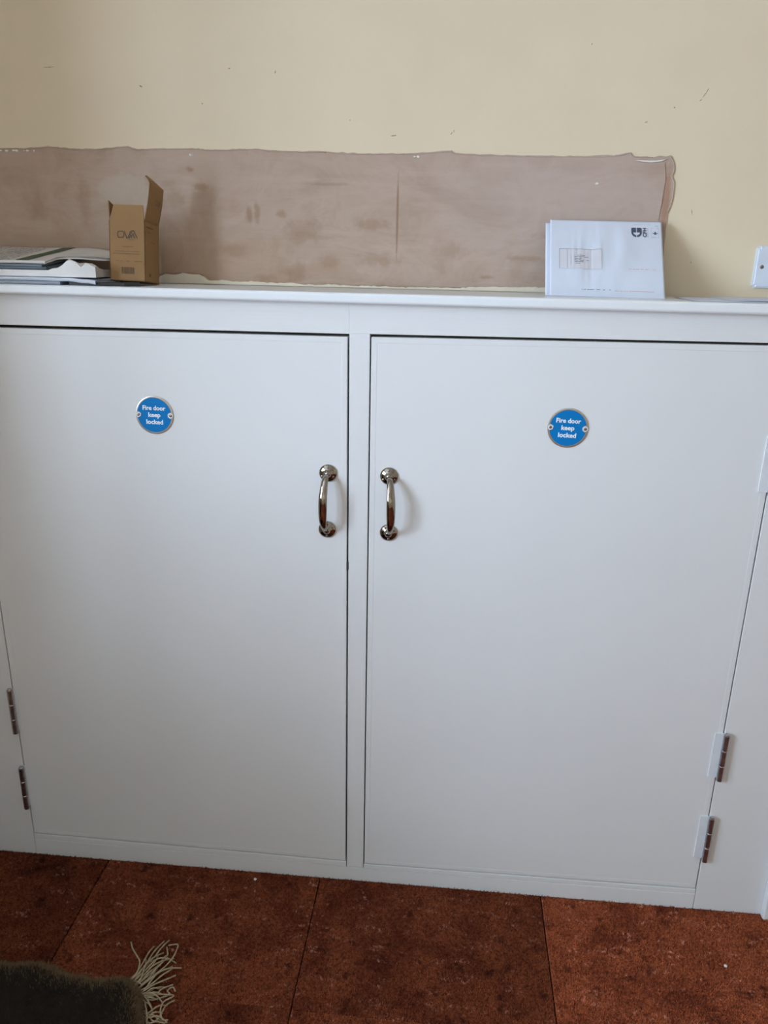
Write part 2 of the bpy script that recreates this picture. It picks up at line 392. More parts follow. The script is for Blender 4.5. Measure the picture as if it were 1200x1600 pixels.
for i in range(len(xs)-1):
    for j in range(len(ys)-1):
        mt = carpet_mat(i, j)
        t = box('carpet_tile', xs[i]+g, xs[i+1]-g-(.002 if (i, j) == (0, 0) else 0), ys[j+1]+g, ys[j]-g, -.012, -.0035, mt, floor)
        if j <= 1 and i <= 4:
            px0, px1 = max(xs[i]+.0021, -1.12), min(xs[i+1]-.0021-(.002 if (i, j) == (0, 0) else 0), .95); py0, py1 = max(ys[j+1]+.0016, -.62), ys[j]-.0016
            if px1 > px0 and py1 > py0:
                X, Y, Z = tufts(px0, px1, py0, py1, .0027, 0, .0014, 0, -.0036)
                p = tuft_mesh('carpet_pile', X, Y, Z, .0065, .0019, .5, mt, t); p['kind'] = 'stuff'
for j in range(len(ys)-1):                 # the strip of tiles beside the added pier, under the window
    y1 = min(ys[j], SHADE_PIER_Y)
    if ys[j+1] < y1-.05: box('carpet_tile', ROOM_L+g, SHADE_PIER_X-g, ys[j+1]+g, y1-g, -.012, -.0035, carpet_mat(9, j), floor)

# ------------------------------------------------------------------ wall surface: plaster patch, paint smears, scuffs
def jag(pts, n, amp, seed):
    r = random.Random(seed); out = []
    for i in range(len(pts)-1):
        a, b = Vector(pts[i]), Vector(pts[i+1]); L = (b-a).length; k = max(1, int(L/n))
        for s in range(k):
            p = a.lerp(b, s/k); out.append((p.x+r.uniform(-amp, amp)*.6, p.y+r.uniform(-amp, amp)))
    out.append(tuple(pts[-1])); return out
def wall_piece(name, outline, y_back, thick, mat, parent, bev=0):
    """irregular flat piece on the wall; outline (x,z); edge chamfered back to the wall."""
    n = len(outline); ar = sum(outline[i][0]*outline[(i+1)%n][1]-outline[(i+1)%n][0]*outline[i][1] for i in range(n))
    if ar < 0: outline = outline[::-1]
    V = [(p[0], y_back-thick, p[1]) for p in outline]+[(p[0], y_back, p[1]) for p in outline]
    F = [tuple(f) for f in tessellate_polygon([[Vector((p[0], p[1], 0)) for p in outline]])]
    fix = []
    for f in F:
        a, b, c = (Vector(outline[i]) for i in f); cr = (b-a).x*(c-a).y-(b-a).y*(c-a).x
        if abs(cr) < 1e-12: continue
        fix.append(f if cr > 0 else f[::-1])
    F = fix+[((i+1)%n, i, n+i, n+(i+1)%n) for i in range(n)]
    return mesh_obj(name, V, F, mat, parent)
TOP = [(-1.215,1.545),(-1.1,1.541),(-0.9028,1.5424),(-0.8373,1.5441),(-0.8045,1.5467),(-0.7596,1.5436),(-0.7082,1.5429),(-0.6439,1.5479),(-0.6251,1.5436),(-0.5175,1.5456),(-0.4800,1.5436),(-0.3927,1.5455),(-0.3556,1.5424),(-0.2572,1.5421),(-0.1963,1.5393),(-0.0995,1.5402),(-0.0397,1.5440),(-0.0219,1.5452),(-0.0098,1.5409),(0.0911,1.5385),(0.2082,1.5385),(0.2775,1.5402),(0.2944,1.5435),(0.3058,1.5447),(0.3122,1.5394),(0.3467,1.5386),(0.3694,1.5399),(0.3773,1.5410),(0.3842,1.5314),(0.3872,1.5175),(0.3852,1.5066),(0.3904,1.4936),(0.3898,1.4628),(0.3850,1.4461),(0.3860,1.4293),(0.3858,1.4124),(0.3867,1.3782),(0.3899,1.3436),(0.3927,1.3025)]
BOT = [(0.1693,1.3011),(0.0581,1.2986),(-0.0167,1.2973),(-0.0923,1.2966),(-0.1431,1.2969),(-0.1941,1.2970),(-0.2712,1.2977),(-0.3619,1.2969),(-0.4534,1.2974),(-0.4928,1.2990),(-0.5025,1.3109),(-0.5313,1.3152),(-0.5910,1.3115),(-0.62,1.299),(-0.9375,1.2985),(-1.215,1.2985)]
patch = wall_piece('plaster_patch', jag(TOP, .010, .0012, 1)+jag(BOT, .012, .0010, 2), WALL_Y, .0018, M_PLASTER, wall_back)
INNER = [(-1.215,1.537),(-0.9037,1.5356),(-0.7732,1.5378),(-0.5181,1.5366),(-0.2696,1.5330),(-0.0932,1.5313),(0.0916,1.5309),(0.2089,1.5309),(0.3249,1.5287),(0.3690,1.5290),(.374,1.50),(.372,1.46),(.369,1.42),(.371,1.36),(.372,1.306)]
BOT2 = [(p[0], p[1]+.004) for p in BOT if p[0] < .16]
wall_piece('plaster_skim', jag(INNER, .012, .0007, 3)+jag(BOT2, .012, .001, 4), WALL_Y-.0018, .0014, M_PLASTER, patch)
# thicker trowelled lip along the patch edge
for seg, sd in ((TOP[2:14], 5), (TOP[13:26], 6), (TOP[27:34], 8)):
    ln = smoothline([(p[0], WALL_Y-.0016, p[1]-.0012) for p in seg], 8)
    r = random.Random(sd); V, F = tube_data([(p.x, p.y, p.z+r.uniform(-.0006, .0006)) for p in ln], [.0008+.0010*noise.noise((p.x*30, sd, p.z*30))**2+r.uniform(0, .0007) for p in ln], 6, ref=(0, 1, 0))
    mesh_obj('plaster_lip', V, F, M_PLASTER, patch, True)
def fleck(pts, parent=wall_back, mat=M_PAINT_FLECK, y=WALL_Y-.0018, t=.0012, name='paint_fleck'):
    return wall_piece(name, pts, y, t, mat, parent)
fleck([(.315,1.5325),(.328,1.5298),(.345,1.5290),(.362,1.5305),(.371,1.5345),(.366,1.5335),(.352,1.5318),(.335,1.5318)], y=WALL_Y-.0030)
r = random.Random(11)
for x in (-.900, -.888, -.874, -.868, -.852, -.845, -.832, -.520, -.5175, -.09, -.083, .25):
    z = {True: 1.5385, False: 1.5345}[x < -.6]
    if x > .2: z = 1.492
    w, h = r.uniform(.0015, .005), r.uniform(.0009, .0025)
    fleck([(x+w*math.cos(a)*r.uniform(.6, 1.2), z+h*math.sin(a)*r.uniform(.6, 1.2)) for a in np.linspace(0, 5.5, 7)], y=WALL_Y-.0028)
# cream smear of brushed paint along the bottom of the patch
sm = [(-.60,1.2965),(-.597,1.3085),(-.585,1.3150),(-.565,1.3135),(-.55,1.3165),(-.531,1.3150),(-.515,1.3140),(-.504,1.3085),(-.498,1.3040),(-.47,1.3045),(-.44,1.3020),(-.41,1.3035),(-.37,1.3015),(-.33,1.3020),(-.30,1.3000),(-.26,1.3010),(-.20,1.2995),(-.15,1.3000),(-.10,1.2985),(-.05,1.3000),(.0,1.2990),(.03,1.3025),(.07,1.3035),(.12,1.3030),(.17,1.3050),(.22,1.3040),(.25,1.300),(.25,1.2955)]
fleck(jag(sm, .006, .0010, 21), mat=M_SMEAR, y=WALL_Y-.0030, t=.0008, name='paint_smear')
# scuffs on the cream paint
def scuff(x, z, w, h, ang=0, n=9, sd=0):
    r = random.Random(sd+int(x*1000)); ca, sa = math.cos(ang), math.sin(ang)
    P = [(w*math.cos(a)*r.uniform(.5, 1.1), h*math.sin(a)*r.uniform(.5, 1.1)) for a in np.linspace(0, 2*math.pi*(1-1/n), n)]
    fleck([(x+p*ca-q*sa, z+p*sa+q*ca) for p, q in P], mat=M_MARK, y=WALL_Y, t=.0003, name='scuff_mark')
for (x, z, w, h, a) in ((-.61,1.6516,.004,.0014,-.5),(-.493,1.6228,.0012,.0018,0),(-.4389,1.6816,.003,.0011,.3),(-.786,1.6836,.011,.0008,.05),(-.3523,1.6754,.0012,.0035,-.3),
                        (-.13,1.5705,.006,.0013,.1),(-.0232,1.5745,.0035,.0011,.9),(-.0185,1.579,.0008,.003,0),(-.2124,1.596,.0012,.0012,0),(.2189,1.7202,.0016,.0012,0),
                        (.4245,1.6405,.006,.0009,.95),(.4285,1.6475,.005,.0009,1.05),(.419,1.632,.003,.0009,.8),(.3748,1.6199,.0016,.0014,0),(.3283,1.5958,.0032,.0009,.1),(.4292,1.4456,.0007,.006,.15),(.44,1.356,.0014,.0014,0)):
    scuff(x, z, w, h, a)

# ------------------------------------------------------------------ cupboard
cup = tag(empty('cupboard', (-.17, 0, 0)), 'long white painted built-in cupboard with two flush doors', 'cupboard')
cup_inv = Matrix.Translation((.17, 0, 0))
def P(o, parent=cup):
    o.parent = parent; o.matrix_parent_inverse = parent.matrix_basis.inverted() if parent.parent is None else (parent.parent.matrix_basis.inverted() @ Matrix.Identity(4)); return o
def under_cup(o):
    o.parent = cup; o.location = (o.location.x+.17, o.location.y, o.location.z); return o
SB = lambda x: 1.2757-.0027*x          # underside of the shelf
ST = lambda x: 1.2942-.0020*x          # top of the shelf
FL = -.0035
L0, XL, XA, XB, XR, R0, R1 = SHADE_PIER_X, -.928, -.1903, -.1497, .5822, .727, .79
D = .022
# left and right side boards, middle stile, rails
under_cup(slab('side_board', [(L0, FL), (XL-.0012, FL), (XL-.0012, 1.2215), (L0, 1.2215)], 0, D, M_FRAME_V))
under_cup(slab('side_board', [(XR+.0012, FL), (R0, FL), (R0, 1.2275), (XR+.0012, 1.2275)], 0, D, M_FRAME_V))
under_cup(slab('side_board', [(R1, FL), (ROOM_R, FL), (ROOM_R, SB(ROOM_R)-.001), (R1, SB(R1)-.001)], 0, D, M_FRAME_V))
under_cup(slab('middle_stile', [(XA+.0018, .0345), (XB-.0014, .0345), (XB-.0014, 1.2230), (XA+.0018, 1.2230)], 0, D, M_FRAME_V))
under_cup(slab('top_rail', [(L0, 1.2208), (XA+.0016, 1.2223), (XA+.0016, SB(XA)), (L0, SB(L0))], 0, D, M_FRAME_H, bev=.0004))
under_cup(slab('top_rail', [(XA+.0018, 1.2228), (R0, 1.2278), (R0, SB(R0)), (XA+.0018, SB(XA))], 0, D, M_FRAME_H, bev=.0004))
under_cup(slab('bottom_rail', [(XL-.0005, FL), (XR+.0005, FL), (XR+.0005, .0385), (XB, .0330), (XA, .0338), (XL-.0005, .0405)], -.0006, D, M_FRAME_H))
under_cup(slab('sill_strip', [(XL, .0408), (XA+.0005, .0342), (XA+.0005, .0482), (XL, .0552)], -.0004, D, M_FRAME_H, bev=.0008))
under_cup(slab('sill_strip', [(XB, .0336), (XR, .0392), (XR, .0510), (XB, .0450)], -.0004, D, M_FRAME_H, bev=.0008))
under_cup(box('floor_board', L0, ROOM_R, D, WALL_Y, .02, .034, M_FRAME_H))
def panel_door(c, name='door'):
    """Flush door with a slightly raised lipping round the edge."""
    bm = bmesh.new(); bm_slab(bm, c, 0, D)
    bevel_all(bm, .0012)
    f = max((f for f in bm.faces if f.normal.y < -.9 or abs(f.normal.y) > .9 and f.calc_center_median().y < .001), key=lambda f: f.calc_area())
    bmesh.ops.inset_region(bm, faces=[f], thickness=.0125, depth=0)
    bmesh.ops.inset_region(bm, faces=[f], thickness=.0014, depth=-.00025)
    return under_cup(bm_obj(name, bm, M_DOOR))
d1 = panel_door([(XL+.0010, .0576), (XA-.0016, .0508), (XA-.0016, 1.2170), (XL+.0010, 1.2155)]); d1['label'] = 'left cupboard door with handle on its right edge'
d2 = panel_door([(XB+.0012, .0472), (XR-.0010, .0538), (XR-.0010, 1.2225), (XB+.0012, 1.2180)]); d2['label'] = 'right cupboard door with handle on its left edge'
def under_door(o, d):
    o.parent = d; return o
# pull handles
def handle(x, z, dz, tilt, roll, d):
    mb = MB(); R = Matrix.Translation((x, 0, z)) @ Matrix.Rotation(roll, 4, 'Y')
    for s in (1, -1):
        c = (0, 0, s*dz/2)
        prof = [(.0168, 0), (.0172, .0012), (.0165, .0028), (.0125, .0048), (.0085, .0062), (.0062, .0085), (.0050, .0115), (.0001, .0125)]
        mb.add(lathe_data(prof, 40, center=c), 0, R)
        for k in range(3):
            a = math.radians(90 if s > 0 else -90)+k*2.094
            cc = Vector((math.cos(a)*.0118, -.0040, c[2]+math.sin(a)*.0118))
            mb.add(lathe_data([(.0026, -.001), (.0027, .0008), (.0018, .0016), (.0001, .0018)], 14, center=cc), 1, R)
    ctrl = [(0, -.006, dz/2), (0, -.0155, dz/2-.004), (0, -.0235, dz/2-.014), (0, -.0300, dz/2-.030), (0, -.0335, dz*.12), (0, -.0338, -dz*.06), (0, -.0325, -dz*.22), (0, -.0275, -dz/2+.018), (0, -.0185, -dz/2+.006), (0, -.006, -dz/2)]
    pts = smoothline(ctrl, 6); n = len(pts)
    T = Matrix.Rotation(tilt, 4, 'Z')
    rad = []
    for i in range(n):
        t = i/(n-1); rad.append(.0036+.0030*math.sin(math.pi*min(1, max(0, t)))**1.3)
    V, F = tube_data([T @ p for p in pts], rad, 16, flat=(1.28, .78), ref=T @ Vector((0, -1, 0)))
    # widest axis across the door: build with the reference along the outward direction
    mb.add((V, F), 0, R)
    o = mb.build('handle', [M_NICKEL, M_SCREW], None, True); o['label'] = 'bowed polished nickel pull handle with round roses'
    o.parent = d; o.location = (0, 0, 0); return o
handle(-.2293, .9042, .114, -.13, .018, d1)
handle(-.1107, .9034, .1136, .20, -.012, d2)
# hinges: leaf on the door side, knuckle over the gap
def hinge(x, z0, z1, side, d, leaf=True):
    mb = MB(); n = 3; g = .0005; r = .0062
    for k in range(n):
        a, b = z0+(z1-z0)*k/n+g, z0+(z1-z0)*(k+1)/n-g
        mb.add(tube_data([(x, -.0078, a), (x, -.0078, a+.0006), (x, -.0078, b-.0006), (x, -.0078, b)], [r*.88, r, r, r*.88], 18, ref=(0, 1, 0)), 0)
    mb.add(tube_data([(x, -.0078, z0+.001), (x, -.0078, z1-.001)], [r*.8, r*.8], 12, ref=(0, 1, 0)), 0)
    mb.add(tube_data([(x, -.0078, z1), (x, -.0078, z1+.002)], [.0042, .0036], 14, ref=(0, 1, 0)), 0)
    w = .021 if leaf else .005
    s = -side
    xa, xb = sorted((x-s*.003, x+s*w))
    mb.add(quad_box(xa, xb, -.0026, .0006, z0+.004, z1-.002), 1)
    o = mb.build('hinge', [M_HINGE, M_HINGE_LEAF], None, False)
    o['label'] = 'steel butt hinge with white painted leaf'; o.parent = d; return o
for z0, z1 in ((.3330, .4440), (.1320, .2445), (.955, 1.066)): hinge(XL-.0025, z0, z1, -1, d1, leaf=False)
for z0, z1 in ((.3400, .4500), (.1340, .2470), (.9560, 1.0660)): hinge(XR+.0040, z0, z1, 1, d2)
# little worn keep in the gap by the middle stile
o = box('catch', XA-.0014, XA+.0026, -.0006, .012, .764, .781, M_DARKPAPER, None, .0008); under_cup(o); o['label'] = 'small dark worn spot of the door catch'

# the shelf top over the cupboard
bm = bmesh.new()
a = [(L0, ST(L0)), (R1+.2, ST(R1+.2))]
vs = []
for x in (L0, ROOM_R):
    for (y, z) in ((-.020, SB(x)), (WALL_Y-.0005, SB(x)), (WALL_Y-.0005, ST(x)), (-.020, ST(x))): vs.append(bm.verts.new((x, y, z)))
for f in ((0,1,2,3), (7,6,5,4), (0,4,5,1), (1,5,6,2), (2,6,7,3), (3,7,4,0)): bm.faces.new([vs[i] for i in f])
bmesh.ops.recalc_face_normals(bm, faces=bm.faces[:])
fe = [e for e in bm.edges if all(v.co.y < -.01 for v in e.verts) and abs(e.verts[0].co.x-e.verts[1].co.x) > .5]
bmesh.ops.bevel(bm, geom=fe, offset=.005, segments=4, affect='EDGES', profile=.5)
tag(bm_obj('shelf', bm, M_SHELF), 'long white painted shelf board on top of the cupboard', 'shelf')
structure(slab('trim_1', [(R0, FL), (R1, FL), (R1, SB(R1)-.001), (R0, SB(R0)-.001)], -.016, D, M_FRAME_V, bev=.003), 'white vertical trim at the right end of the cupboard')

# ------------------------------------------------------------------ fire door signs
def sign(x, z, rot, label, r=.0368):
    root = tag(empty('door_sign', (x, -.0003, z)), label, 'sign', 'fire door signs'); root.rotation_euler = (0, rot, 0)
    V, F = lathe_data([(r*.985, 0), (r, .0006), (r*.985, .0014), (r*.955, .0016), (.0001, .0016)], 64)
    mesh_obj('plate', V, F, M_RIM, root, False)
    # blue print with a bite left free round each screw
    rb = r*.90; out = []; sx = r*.845; br = r*.155
    N = 120
    for k in range(N):
        a = 2*math.pi*k/N; p = Vector((rb*math.cos(a), rb*math.sin(a)))
        for s in (1, -1):
            c = Vector((s*sx, 0)); d = p-c
            if abs(p.y) < br*1.1 and p.x*s > 0:
                p = Vector((s*(sx-math.sqrt(max(0, br**2-min(abs(p.y), br)**2))), p.y))
        out.append(p)
    bm = bmesh.new(); a_ = [bm.verts.new((p.x, -.0019, p.y)) for p in out]; b_ = [bm.verts.new((p.x, -.0015, p.y)) for p in out]
    f = bm.faces.new(a_); n = len(a_)
    for i in range(n): bm.faces.new((a_[(i+1)%n], a_[i], b_[i], b_[(i+1)%n]))
    bmesh.ops.triangulate(bm, faces=[f]); bm_obj('blue_print', bm, M_BLUE, root)
    for s in (1, -1):
        V, F = lathe_data([(.0028, .0014), (.0028, .0024), (.0018, .0031), (.0001, .0032)], 18, center=(s*r*.86, 0, 0))
        o = mesh_obj('screw', V, F, M_SCREW, root, True)
        V, F = lathe_data([(.0048, .0015), (.0048, .00195), (.0030, .0020)], 22, center=(s*r*.845, 0, 0)); mesh_obj('washer', V, F[:-1], M_SIGNWHITE, root)
    T = Matrix.Rotation(math.pi/2, 4, 'X')
    for body, dz, w in (('Fire door', .0132, .0445), ('keep', .0000, .0235), ('locked', -.0136, .0325)):
        V, F = text_data(body, .0118, .00035, .0002)
        xsv = [v.x for v in V]; k = w/(max(xsv)-min(xsv)); mid = (max(xsv)+min(xsv))/2
        V = [T @ Vector(((v.x-mid)*k, v.y, v.z)) + Vector((0, -.0020, dz)) for v in V]
        o = mesh_obj('lettering', V, F, M_SIGNWHITE, root); o['label'] = 'white words reading ' + body
    return root
sign(-.561, 1.0613, .012, 'round blue fire door keep locked sign on the left cupboard door')
sign(.2133, 1.0655, .022, 'round blue fire door keep locked sign on the right cupboard door')

# ------------------------------------------------------------------ things on the shelf
# --- brown card box, tipped back with its front edge up on a dark sheet
bw, bd, bh = .067, .070, .106
bx = tag(empty('cardboard_box', (-.5735, .103, ST(-.57)+.0004)), 'small opened brown cardboard box with a tall raised lid flap', 'box')
bx.rotation_euler = (math.radians(-6.2), math.radians(1.2), 0)
# local frame: x from -bw (left) to 0 (right), y from 0 (back) to -bd (front), z up
t = .0016
def card_panel(name, quad, nrm, parent=bx, mats=(M_CARD, M_CARD_IN), thick=t, sub=None):
    """quad: corner list seen from outside; nrm: outward normal."""
    n = Vector(nrm).normalized(); bm = bmesh.new()
    a = [bm.verts.new(Vector(p)) for p in quad]; b = [bm.verts.new(Vector(p)-n*thick) for p in quad]
    bm.faces.new(a).material_index = 0; bm.faces.new(b[::-1]).material_index = 1
    k = len(a)
    for i in range(k): bm.faces.new((a[(i+1)%k], a[i], b[i], b[(i+1)%k])).material_index = 1
    return bm_obj(name, bm, list(mats), parent)
front = card_panel('front_panel', [(-bw, -bd, 0), (0, -bd, 0), (0, -bd, bh), (-bw, -bd, bh)], (0, -1, 0))
right = card_panel('side_panel', [(0, -bd, 0), (0, 0, 0), (0, 0, bh), (0, -bd, bh)], (1, 0, 0))
left = card_panel('side_panel', [(-bw, 0, 0), (-bw, -bd, 0), (-bw, -bd, bh), (-bw, 0, bh)], (-1, 0, 0))
card_panel('back_panel', [(0, 0, 0), (-bw, 0, 0), (-bw, 0, bh), (0, 0, bh)], (0, 1, 0))
card_panel('base_panel', [(-bw, 0, 0), (0, 0, 0), (0, -bd, 0), (-bw, -bd, 0)], (0, 0, -1))
card_panel('front_flap', [(-bw+.001, -bd, bh), (-.0012, -bd, bh), (-.0030, -bd+.001, bh+.0275), (-bw+.009, -bd+.001, bh+.0275)], (0, -1, .04))
card_panel('dust_flap', [(-bw, -.004, bh), (-bw, -bd+.002, bh), (-bw-.002, -bd+.003, bh+.034), (-bw+.006, -.030, bh+.018), (-bw+.006, -.012, bh+.014)], (-1, 0, .1))
# lid: hinged on the right side, standing up, with a curved tuck tab on top
lw, lh = bd-.002, .066
V = []; F = []; nu, nv = 8, 14
def lid_pt(u, v):
    # u 0 front..1 back along the side, v 0..1 up the lid then 1..1.35 the tuck tab
    y = -bd+.001+u*lw
    if v <= 1:
        bow = .004*math.sin(v*math.pi)
        return Vector((.0105*v+bow*.4, y+.001*v, bh+lh*v))
    s = (v-1)/.35
    k = (1-max(0, u-.02)**1.7)*(min(1, (u+.10)/.14))**.5        # tab is tallest at the front, rounded off to the back
    return Vector((.0105-.0045*s*k-.0050*s*s*k, y+.001-.001*s, bh+lh+.0175*s*k-.0030*s*s*k))
vv = [i/10 for i in range(11)]+[1.0+.35*k/5 for k in range(1, 6)]
for v in vv:
    for u in range(nu+1): V.append(lid_pt(u/nu, v))
W_ = nu+1
for i in range(len(vv)-1):
    for u in range(nu): F.append((i*W_+u, i*W_+u+1, (i+1)*W_+u+1, (i+1)*W_+u))
lid = mesh_obj('lid_flap', V, F, [M_CARD, M_CARD_IN], bx, True)
sm_ = lid.modifiers.new('thickness', 'SOLIDIFY'); sm_.thickness = .0015; sm_.offset = -1; sm_.material_offset = 1; sm_.material_offset_rim = 1
# print on the box
def box_print(name, items, T, parent, mat, label=None):
    mb = MB()
    for vf in items: mb.add(vf, 0, T)
    o = mb.build(name, mat, parent)
    if label: o['label'] = label
    return o
def bar(x0, x1, z0, z1): return quad_box(x0, x1, -.00015, .0001, z0, z1)
def stroke(pts, w):
    V, F = [], []
    for i in range(len(pts)-1):
        a, b = Vector(pts[i]), Vector(pts[i+1]); d = (b-a).normalized(); n = Vector((-d.y, d.x))*w/2; o = len(V); e = d*w*.3
        for p in (a-n-e, b-n+e, b+n+e, a+n-e): V.append((p.x, -.00018, p.y))
        F.append((o, o+1, o+2, o+3))
    return V, F
def ova(cx, cz, w):
    h = w*.30; x0 = cx-w/2; z0 = cz-h/2; lw_ = w*.034
    P = []
    # O as an open rounded rectangle, V, A with a doubled leg
    P.append(stroke([(x0+w*.02, z0+h*.15), (x0, z0+h*.5), (x0+w*.02, z0+h*.88), (x0+w*.08, z0+h), (x0+w*.27, z0+h), (x0+w*.34, z0+h*.6), (x0+w*.28, z0+h*.05), (x0+w*.06, z0)], lw_))
    P.append(stroke([(x0+w*.06, z0), (x0+w*.02, z0+h*.15)], lw_))
    P.append(stroke([(x0+w*.36, z0+h), (x0+w*.46, z0), (x0+w*.53, z0), (x0+w*.66, z0+h*1.05)], lw_*1.1))
    P.append(stroke([(x0+w*.60, z0), (x0+w*.75, z0+h*1.15), (x0+w*.82, z0+h*1.15), (x0+w, z0)], lw_*1.1))
    P.append(stroke([(x0+w*.68, z0), (x0+w*.80, z0+h*.7), (x0+w*.86, z0)], lw_))
    P.append(stroke([(x0+w*.55, z0-h*.30), (x0+w*.84, z0-h*.30)], lw_*.5))
    return P
TF = Matrix.Translation((-bw, -bd-.0003, 0))
box_print('printed_logo', ova(.0345, .0815, .037), TF, front, M_INK, 'dark grey printed letters OVA')
rr = random.Random(4); dashes = []
def dash_row(x0, x1, z, h, fill=.8, wmin=.0012, wmax=.004):
    out = []; x = x0
    while x < x1:
        w = rr.uniform(wmin, wmax); e = min(x+w, x1)
        if rr.random() < fill: out.append(bar(x, e, z, z+h))
        x = e+.0006
    return out
dashes += dash_row(.024, .0445, .0600, .0011, .97); dashes += dash_row(.010, .0580, .0520, .0009, .93); dashes += dash_row(.007, .0600, .0476, .0009, .9)
dashes += dash_row(.008, .025, .0345, .0010, .9); dashes += dash_row(.032, .037, .0345, .0010, 1); dashes += dash_row(.048, .062, .0345, .0010, .85)
box_print('printed_text', dashes, TF, front, M_INK_SOFT)
bars = []; x = .0225
while x < .047:
    w = rr.choice((.0005, .0008, .0012)); bars.append(bar(x, x+w, .0125, .0245)); x += w+rr.choice((.0005, .0007, .0010))
box_print('printed_barcode', bars, TF, front, M_INK_SOFT, 'faded printed barcode')
TR = Matrix.Translation((.0003, -bd, 0)) @ Matrix.Rotation(math.pi/2, 4, 'Z')
box_print('printed_text', dash_row(.006, .040, .096, .0022, .95)+dash_row(.008, .030, .088, .0012, .9)+dash_row(.030, .048, .072, .0012, .9), TR, right, M_INK_SOFT)
box_print('printed_mark', [bar(.020, .028, .010, .016)], TR, right, M_INK_SOFT)
LT = Matrix.Translation((.0062, -bd, bh)) @ Matrix.Rotation(.14, 4, 'Y') @ Matrix.Rotation(math.pi/2, 4, 'Z')
box_print('printed_logo', ova(.034, .036, .024), Matrix.Translation((.0020, 0, 0)) @ LT, lid, M_INK, 'small dark printed letters OVA on the lid')

# --- dark sheet under the box
def sheet(name, pts, z, thick, mat, label, cat, group=None, wob=.0, sub=1):
    """flat paper thing on the shelf: outline in (x,y)."""
    bm = bmesh.new(); a = [bm.verts.new((p[0], p[1], z+(p[2] if len(p) > 2 else 0)+thick)) for p in pts]; b = [bm.verts.new((p[0], p[1], z+(p[2] if len(p) > 2 else 0))) for p in pts]
    bm.faces.new(a); bm.faces.new(b[::-1]); n = len(a)
    for i in range(n): bm.faces.new((a[(i+1)%n], a[i], b[i], b[(i+1)%n]))
    o = bm_obj(name, bm, mat); return tag(o, label, cat, group)
zS = ST(-.75)
sheet('dark_sheet', [(-.700,-.008),(-.640,-.012),(-.600,.000),(-.578,.020),(-.585,.034),(-.640,.034),(-.70,.030)], ST(-.62)+.0002, .0060, M_DARKPAPER, 'dark charcoal folded sheet wedged under the cardboard box', 'paper')

# --- stack of post on the left
def grid_thing(name, fn, nu, nv, mats, thick, parent=None, smooth=True, midx=None):
    V = []; F = []; I = []
    for j in range(nv+1):
        for i in range(nu+1): V.append(Vector(fn(i/nu, j/nv)))
    n = len(V); V += [v-Vector((0, 0, thick(i % (nu+1)/nu, i//(nu+1)/nv) if callable(thick) else thick)) for i, v in enumerate(V[:n])]
    w = nu+1
    for j in range(nv):
        for i in range(nu):
            F.append((j*w+i, j*w+i+1, (j+1)*w+i+1, (j+1)*w+i)); I.append(midx(i/nu, j/nv) if midx else 0)
            F.append((n+j*w+i, n+(j+1)*w+i, n+(j+1)*w+i+1, n+j*w+i+1)); I.append(0)
    for i in range(nu):
        for j, s in ((0, 1), (nv, -1)):
            q = (j*w+i, n+j*w+i, n+j*w+i+1, j*w+i+1); F.append(q if s > 0 else q[::-1]); I.append(0)
    for j in range(nv):
        for i, s in ((0, -1), (nu, 1)):
            q = (j*w+i, n+j*w+i, n+(j+1)*w+i, (j+1)*w+i); F.append(q if s < 0 else q[::-1]); I.append(0)
    return mesh_obj(name, V, F, mats, parent, smooth, I)
X0 = -1.06
def nz(x, y, s, a): return a*noise.noise((x*s, y*s, s))
# 1 blue grey envelope at the bottom
tag(grid_thing('envelope', lambda u, v: (X0+u*(-.715-X0)+.006*v, -.012+v*.165, zS+.0062+nz(u*3, v, 3, .0008)), 16, 6, M_GREYENV, .0056), 'thin blue-grey envelope at the bottom of the post stack', 'envelope', 'post stacked at the left end of the shelf')
# 2 white envelope with a torn corner reaching to the box
def f2(u, v):
    x = X0+u*(-.645-X0); y = -.008+v*.165
    lift = .0014*max(0, (u-.86)/.14)*(math.sin(u*60+v*3)*.5+.3)
    drop = -.0045*max(0, (u-.87)/.13)*(1-v)
    return (x-.008*math.sin(v*9)*u**6, y-.012*max(0, (u-.85)/.15)*(1-v), zS+.0128+lift+drop+nz(u*4, v, 2, .0006))
tag(grid_thing('envelope', f2, 60, 10, M_PAPER, .0058), 'flat white envelope with a crumpled torn end reaching the box', 'envelope', 'post stacked at the left end of the shelf')
# 3 padded white polythene bag with a bunched-up end
def sstep(a, b, x): t_ = min(1, max(0, (x-a)/(b-a))); return t_*t_*(3-2*t_)
def f3(u, v):
    x = X0+u*(-.650-X0); y = -.004+v*.15
    b = max(0, (u-.79)/.21); near = 1-sstep(.22, .42, v)
    hump = math.sin(min(1, b*1.15)*math.pi*.80) if b > 0 else 0
    fold = noise.noise((u*21, v*7, 2.7))*.012+noise.noise((u*39, v*5, 9))*.008
    return (x-.010*b*v+(.004*noise.noise((v*6, 3, 1)) if u > .97 else 0), y-.010*b*near*math.sin(v*7), zS+.0252+(.0165*hump+fold*min(1, b*3))*near-.0035*b*b*near)
tag(grid_thing('mailing_bag', f3, 46, 9, M_POLY, lambda u, v: f3(u, v)[2]-(zS+.0140), None, False), 'white polythene mailing bag with a bunched-up end beside the box', 'bag', 'post stacked at the left end of the shelf')
# 4 slate booklets
for k, (dx, zz, m_) in enumerate(((-.742, .0302, M_BOOK), (-.752, .0350, M_GREYENV))):
    tag(grid_thing('booklet', lambda u, v, dx=dx, zz=zz: (X0+u*(dx-X0), -.004+.004*k+v*.16, zS+zz+.016*v), 14, 8, m_, .0040), ('slate coloured thin booklet just above the mailing bag', 'pale blue-grey thin booklet under the wrapped magazine')[k], 'booklet', 'post stacked at the left end of the shelf')
